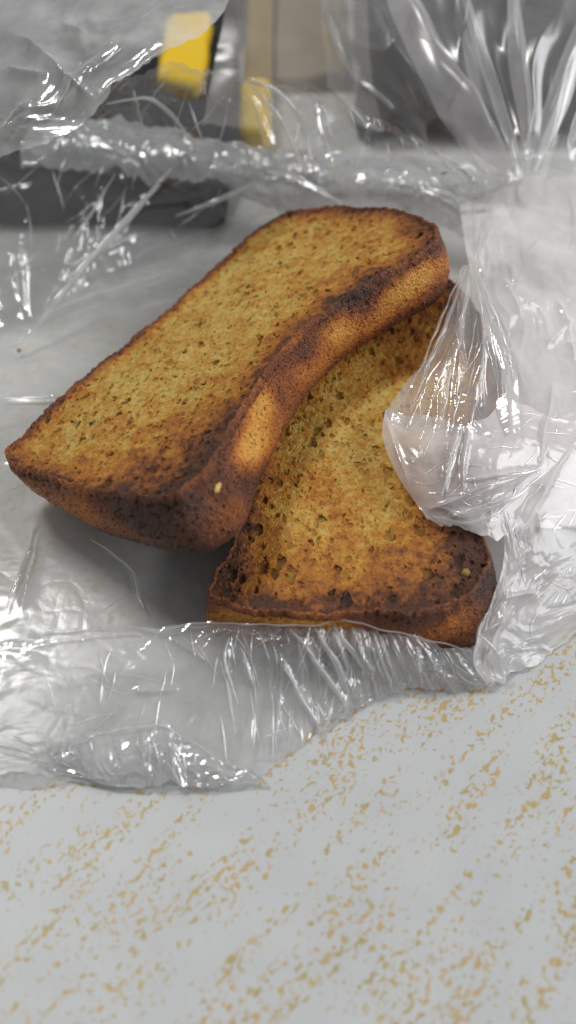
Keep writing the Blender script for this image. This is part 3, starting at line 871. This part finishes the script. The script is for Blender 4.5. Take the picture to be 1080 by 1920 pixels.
M_SOFT = film_material("clear_film_gathered", 0.34, veil_col=(0.90, 0.86, 0.86), bump=0.06, fine=2.0, rough=0.32, refl=1.0)
for q, (pts, w) in enumerate([
    ([(735, -60, 5.3), (790, 60, 4.8), (870, 190, 4.0), (960, 325, 3.1)], 1.1),
    ([(860, -60, 5.6), (900, 80, 4.9), (940, 200, 4.0), (975, 320, 3.1)], .35),
    ([(960, -60, 5.7), (970, 80, 4.9), (985, 200, 4.0), (990, 320, 3.1)], .45),
    ([(1095, 20, 5.0), (1060, 150, 4.3), (1020, 250, 3.6), (1000, 320, 3.1)], .5),
]):
    fold(pts, w, 500 + q, M_SOFT, 0.25)
for q, (pts, w) in enumerate([
    ([(322, 315, 2.7), (230, 415, 1.9), (130, 530, 1.2), (60, 620, .6), (22, 655, .4)], .16),
    ([(215, 325, 2.5), (180, 385, 1.9), (135, 450, 1.4)], .10),
    ([(300, 345, 2.4), (220, 430, 1.7), (150, 500, 1.1)], .22),
    ([(250, 440, .9), (190, 470, .7), (130, 500, .6)], .22),
    ([(340, 500, .35), (250, 530, .35), (150, 560, .35), (60, 600, .35)], .12),
    ([(0, 748, .25), (100, 745, .25), (230, 738, .2)], .07),
    ([(70, 975, .2), (45, 1050, .25), (12, 1140, .25)], .10),
    ([(170, 1010, .2), (240, 1060, .25), (270, 1140, .3)], .08),
    ([(0, 1203, 1.0), (90, 1190, 1.0), (200, 1180, 1.0), (300, 1178, 1.0), (400, 1165, 1.05)], .08),
    ([(60, 1215, .95), (160, 1200, .95), (270, 1192, .95)], .07),
    ([(390, 1168, 1.1), (480, 1170, 1.35), (570, 1172, 1.4), (650, 1163, 1.4), (730, 1184, 1.2), (810, 1200, 1.05), (884, 1222, .95)], .045),
    ([(64, 1414, .33), (130, 1390, .45), (200, 1374, .54), (255, 1364, .58), (305, 1362, .60), (350, 1388, .54), (400, 1417, .44), (455, 1442, .32), (500, 1463, .18)], .05),
    ([(310, 1476, .15), (395, 1471, .15), (498, 1466, .14)], .06),
    ([(90, 1440, .14), (140, 1455, .15), (205, 1470, .15), (270, 1476, .15)], .05),
    ([(0, 1232, .9), (60, 1255, .85), (135, 1278, .8)], .07),
    ([(430, 1195, 1.1), (424, 1240, .9), (430, 1280, .7), (448, 1320, .5)], .06),
    ([(452, 1215, 1.0), (468, 1260, .8), (476, 1290, .6)], .05),
    ([(525, 1225, 1.0), (560, 1300, .7), (590, 1350, .4), (606, 1372, .2)], .09),
    ([(545, 1180, 1.3), (600, 1250, .9), (645, 1320, .4)], .10),
    ([(590, 1178, 1.3), (625, 1235, 1.0), (655, 1300, .4)], .14),
    ([(625, 1172, 1.3), (660, 1220, 1.0), (700, 1275, .35)], .12),
    ([(640, 1268, .5), (622, 1320, .3), (604, 1370, .12)], .07),
    ([(490, 1395, .25), (500, 1385, .35), (545, 1362, .4)], .06),
    ([(786, 1198, .95), (786, 1240, .6), (790, 1288, .2)], .06),
    ([(690, 1185, 1.1), (720, 1250, .6), (735, 1290, .3)], .06),
    ([(892, 1222, .85), (898, 1180, 1.0), (912, 1150, 1.1)], .07),
    ([(900, 1190, 1.0), (930, 1225, .7), (945, 1265, .3)], .10),
    ([(880, 505, 2.95), (868, 600, 2.9), (845, 700, 2.7), (830, 785, 2.55)], .07),
    ([(874, 505, 2.9), (835, 610, 2.75), (800, 690, 2.5), (770, 770, 2.3)], .09),
    ([(888, 505, 2.95), (905, 600, 2.95), (905, 690, 2.8), (885, 790, 2.6)], .06),
    ([(893, 505, 2.95), (925, 580, 2.9), (950, 650, 2.7), (965, 720, 2.5)], .08),
    ([(866, 505, 2.9), (826, 600, 2.7), (788, 690, 2.45), (745, 765, 2.25)], .06),
    ([(866, 800, 2.6), (850, 860, 2.5), (828, 930, 2.2)], .07),
    ([(878, 800, 2.6), (872, 860, 2.5), (868, 920, 2.3)], .05),
    ([(872, 900, 2.35), (940, 892, 2.3), (1028, 878, 2.0)], .06),
    ([(820, 950, 2.05), (880, 962, 2.1), (960, 935, 2.1), (1030, 880, 1.95)], .12),
    ([(810, 968, 1.95), (870, 978, 2.0), (930, 962, 1.95), (990, 915, 1.9)], .09),
    ([(1040, 985, .9), (1046, 1010, .85), (1054, 1030, .8)], .06),
    ([(800, 315, 2.7), (830, 340, 2.6), (862, 370, 2.4)], .14),
    ([(458, 152, 4.6), (500, 190, 4.2), (540, 250, 3.6), (570, 315, 3.1)], .14),
    ([(470, 146, 4.7), (530, 180, 4.2), (570, 240, 3.6), (585, 300, 3.2)], .16),
    ([(200, 195, 4.2), (280, 185, 4.2), (330, 225, 3.8), (355, 258, 3.5)], .12),
    ([(620, 30, 4.2), (640, 95, 3.9), (662, 140, 3.5)], .18),
    ([(640, 380, 1.7), (560, 335, 2.5), (500, 320, 2.8)], .2),
    ([(330, 405, 1.2), (420, 370, 1.6), (500, 335, 2.2)], .16),
]):
    fold(pts, w, 300 + q)

def fine_pleats(sheet_name, count, length, width, seed, along=0.0, spread=0.6, region=None):
    """many hair-thin raised creases lying on a sheet, joined"""
    T, lu, lv = SHEETS[sheet_name]
    nv, nu = T.shape[:2]
    r = np.random.default_rng(seed)
    Vs, Fs, base = [], [], 0
    made = 0
    for _ in range(count * 6):
        if made >= count: break
        u, v = r.uniform(0.02, 0.98) * lu, r.uniform(0.02, 0.98) * lv
        a = along + r.normal(0, spread)
        L = length * r.uniform(0.4, 1.3)
        n = max(6, int(L / 0.05))
        t = np.linspace(0, 1, n)
        bend = r.normal(0, 0.12)
        x = u + np.cos(a) * L * t - np.sin(a) * bend * L * t * t
        y = v + np.sin(a) * L * t + np.cos(a) * bend * L * t * t
        x, y = x + 0.02 * gnoise(t * L * 3, t * 0 + _, seed), y + 0.02 * gnoise(t * L * 3, t * 0 + _ + 9, seed)
        if x.min() < 0 or y.min() < 0 or x.max() > lu * 0.99 or y.max() > lv * 0.99: continue
        gx, gy = x / lu * (nu - 1), y / lv * (nv - 1)
        ix, iy = np.clip(gx.astype(int), 0, nu - 2), np.clip(gy.astype(int), 0, nv - 2)
        fx, fy = (gx - ix)[:, None], (gy - iy)[:, None]
        C = (T[iy, ix] * (1 - fx) + T[iy, ix + 1] * fx) * (1 - fy) + (T[iy + 1, ix] * (1 - fx) + T[iy + 1, ix + 1] * fx) * fy
        if region is not None:
            p = project(C[n // 2][None])[0]
            if r.uniform() > region(p[0], p[1]): continue
        made += 1
        tg = np.gradient(C, axis=0); tg /= np.linalg.norm(tg, axis=1)[:, None] + 1e-9
        sd = np.cross(tg, [0, 0, 1.0]); sd /= np.linalg.norm(sd, axis=1)[:, None] + 1e-9
        up = np.cross(sd, tg)
        w = width * r.uniform(0.5, 1.4) * np.clip(np.sin(np.clip(t, 0.02, 0.98) * math.pi), 0.1, 1)
        for (aa, bb) in ((-1, 0.02), (-0.25, 0.5), (0.25, 0.75), (1, 0.02)):
            Vs.append(C + sd * (aa * w * 0.5)[:, None] + up * (bb * w * 0.7 + 0.008)[:, None])
        idx = base + np.arange(n * 4).reshape(4, n)
        Fs.append(np.stack([idx[:-1, :-1], idx[:-1, 1:], idx[1:, 1:], idx[1:, :-1]], -1).reshape(-1, 4))
        base += n * 4
    o = mesh_obj("fine_pleats", np.vstack(Vs), np.vstack(Fs), M_FOLD, bag)
    o['kind'] = 'stuff'


fine_pleats("front_fold", 150, 0.75, 0.030, 401, along=1.45, spread=0.35, region=lambda px, py: 0.25 + 0.75 * (px > 430))
fine_pleats("front_fold", 24, 0.9, 0.028, 402, along=0.0, spread=0.35, region=lambda px, py: 1.0 * (px < 430))
fine_pleats("side_panel", 90, 0.9, 0.032, 403, along=2.2, spread=0.6)
fine_pleats("torn_flap", 30, 1.4, 0.026, 404, along=1.5, spread=0.12)
fine_pleats("torn_flap_end", 60, 0.8, 0.028, 405, along=-0.15, spread=0.5, region=lambda px, py: 0.2 + 0.8 * (py > 890))
fine_pleats("bottom_layer", 36, 1.1, 0.028, 406, along=-0.35, spread=0.6)
fine_pleats("rear_wall", 60, 0.9, 0.05, 407, along=0.8, spread=0.9)
fine_pleats("rear_fold", 70, 0.9, 0.055, 408, along=1.4, spread=0.6)
fine_pleats("rear_roll", 60, 0.5, 0.035, 409, along=1.2, spread=0.6)
fine_pleats("rear_band", 60, 0.5, 0.040, 410, along=0.6, spread=0.8)
fine_pleats("folded_corner", 60, 0.35, 0.028, 411, along=0.6, spread=0.9)

# upper left lip of the bag mouth, closer to the lens
sheet("left_lip", [
    [(-200, 330, 3.6), (-60, 300, 4.0), (40, 285, 4.4), (110, 262, 4.8), (160, 228, 5.1), (215, 170, 5.5), (280, 125, 5.8), (350, 85, 6.0), (400, 45, 6.1), (432, 0, 6.2)],
    [(-200, 240, 4.3), (-80, 220, 4.7), (0, 200, 5.0), (60, 180, 5.3), (110, 150, 5.5), (170, 110, 5.8), (240, 70, 6.1), (310, 30, 6.2), (370, -20, 6.3), (410, -60, 6.4)],
    [(-200, 120, 4.6), (-80, 110, 5.0), (0, 90, 5.2), (50, 70, 5.4), (100, 50, 5.5), (160, 20, 5.6), (220, -10, 5.9), (290, -60, 6.1), (340, -100, 6.2), (380, -130, 6.3)],
    [(-200, -60, 4.4), (-80, -70, 4.8), (0, -80, 5.0), (50, -90, 5.0), (100, -100, 5.1), (160, -120, 5.3), (220, -150, 5.6), (290, -190, 5.8), (340, -200, 5.9), (380, -220, 6.0)],
], film_material("clear_film_lip", 0.40, veil_col=(0.88, 0.88, 0.86), bump=0.3, fine=2.5, rough=0.12, refl=1.3), amp=0.22, size=1.8, aniso=1.0, ang=0.8, seed=84, step=0.05,
    creases=[(20, 60, 180, 190, .25, 14), (180, 190, 330, 90, .2, 12), (0, 130, 100, 150, .2, 10), (100, 220, 195, 110, .15, 8),
             (110, 60, 170, 70, .2, 12), (0, 255, 60, 190, .2, 8)])

# upper right part of the mouth: soft folds gathered near the right edge
sheet("right_lip", [
    [(640, 215, 2.6), (700, 240, 2.7), (770, 262, 2.8), (850, 290, 2.9), (920, 330, 2.9), (985, 335, 3.0), (1080, 335, 2.9), (1250, 330, 2.6)],
    [(615, 110, 3.2), (690, 170, 3.4), (765, 200, 3.5), (840, 225, 3.6), (915, 240, 3.7), (985, 240, 3.8), (1085, 235, 3.7), (1250, 230, 3.4)],
    [(610, 30, 3.8), (680, 60, 4.2), (750, 90, 4.4), (830, 110, 4.6), (910, 110, 4.7), (990, 110, 4.8), (1090, 110, 4.6), (1250, 110, 4.2)],
    [(620, -60, 4.2), (680, -60, 4.7), (740, -60, 5.1), (820, -60, 5.4), (900, -60, 5.6), (990, -60, 5.6), (1100, -60, 5.4), (1250, -60, 4.8)],
    [(640, -160, 4.4), (690, -160, 5.0), (740, -180, 5.6), (820, -180, 6.0), (900, -180, 6.2), (990, -180, 6.2), (1100, -180, 6.0), (1250, -180, 5.2)],
], film_material("clear_film_soft", 0.14, veil_col=(0.86, 0.81, 0.81), bump=0.04, fine=1.5, rough=0.28), amp=0.06, size=2.6, seed=95, step=0.05, octaves=2, radial=(985, 420, 2.6, 0.30), second=0.2,
    creases=[(625, 20, 660, 140, .15, 8), (660, 140, 760, 225, .15, 8), (700, 0, 860, 250, .3, 22), (980, 310, 1000, 290, .2, 8)])


# ------------------------------------------------------------------ things standing behind the bag
def rounded_box(name, x0, x1, y0, y1, z1, r, mat, parent=None, z0=0.02, wob=0.0, seed=0):
    bm = bmesh.new()
    bmesh.ops.create_cube(bm, size=1.0)
    for v in bm.verts:
        v.co = ((x0 + x1) / 2 + v.co.x * (x1 - x0), (y0 + y1) / 2 + v.co.y * (y1 - y0), (z0 + z1) / 2 + v.co.z * (z1 - z0))
    bmesh.ops.bevel(bm, geom=bm.edges[:], offset=r, segments=5, profile=0.5, affect='EDGES')
    if wob:
        bmesh.ops.subdivide_edges(bm, edges=[e for e in bm.edges if e.calc_length() > 1.0], cuts=14, use_grid_fill=True)
    bmesh.ops.triangulate(bm, faces=bm.faces[:])
    V = np.array([v.co[:] for v in bm.verts]); F = [[v.index for v in f.verts] for f in bm.faces]
    bm.free()
    if wob:
        V = V + wob * (gnoise(V[:, 0] * 0.45, V[:, 1] * 0.45, seed) + 0.4 * gnoise(V[:, 0] * 1.3, V[:, 1] * 1.3, seed + 1))[:, None] * np.array([0.5, 0.6, 0.8]) * np.clip(V[:, 2:3] / 0.6, 0, 1)
    return mesh_obj(name, V, F, mat, parent, smooth=False)


M_BLACK = plain_material("black_plastic", (0.004, 0.005, 0.008), 0.8, 20, 0.4)
M_BLACKG = plain_material("dark_green_black", (0.004, 0.007, 0.007), 0.8, 20, 0.4)
M_YELLOW = plain_material("yellow_plastic", (0.80, 0.52, 0.01), 0.4, 20, 0.15)
M_TAN = plain_material("tan_card", (0.20, 0.155, 0.10), 0.7, 20, 0.3)


def wx(px, y):            # x of a pixel column at depth y on the table
    return (px - 540) * math.tan(VFOV / 2) / 960.0 * ((y - CAM[1]) * FWD[1] + (-CAM[2]) * FWD[2])


c = empty("black_case", (-8, 15, 0))
describe(c, "black case lying behind the bag at the upper left, a yellow band across it", "case")
rounded_box("body", -17.0, -1.6, 9.75, 24, 1.0, 0.4, M_BLACK, c, wob=0.5, seed=5)
rounded_box("yellow_band", -3.9, -2.45, 15.0, 18.2, 1.5, 0.24, M_YELLOW, c, z0=0.8, wob=0.5, seed=5)
c = empty("folded_strap", (-1, 14, 0))
describe(c, "blurred tan strap with a yellow end, lying between the black case and the tan box", "strap")
rounded_box("webbing", -1.36, -0.47, 15.9, 24, 0.7, 0.15, plain_material("tan_webbing", (0.22, 0.155, 0.05), 0.8, 25, 0.4), c)
rounded_box("yellow_end", -1.42, -0.50, 13.2, 16.0, 0.95, 0.3, M_YELLOW, c)
o = rounded_box("tan_box", -0.42, 1.9, 16.6, 25, 0.5, 0.15, M_TAN, wob=0.3, seed=8)
describe(o, "blurred tan box lying behind the middle of the bag", "box")
o = rounded_box("dark_pouch", 2.1, 18, 13.9, 27, 1.6, 0.7, M_BLACKG, wob=0.7, seed=6)
describe(o, "dark pouch lying behind the bag at the upper right", "pouch")
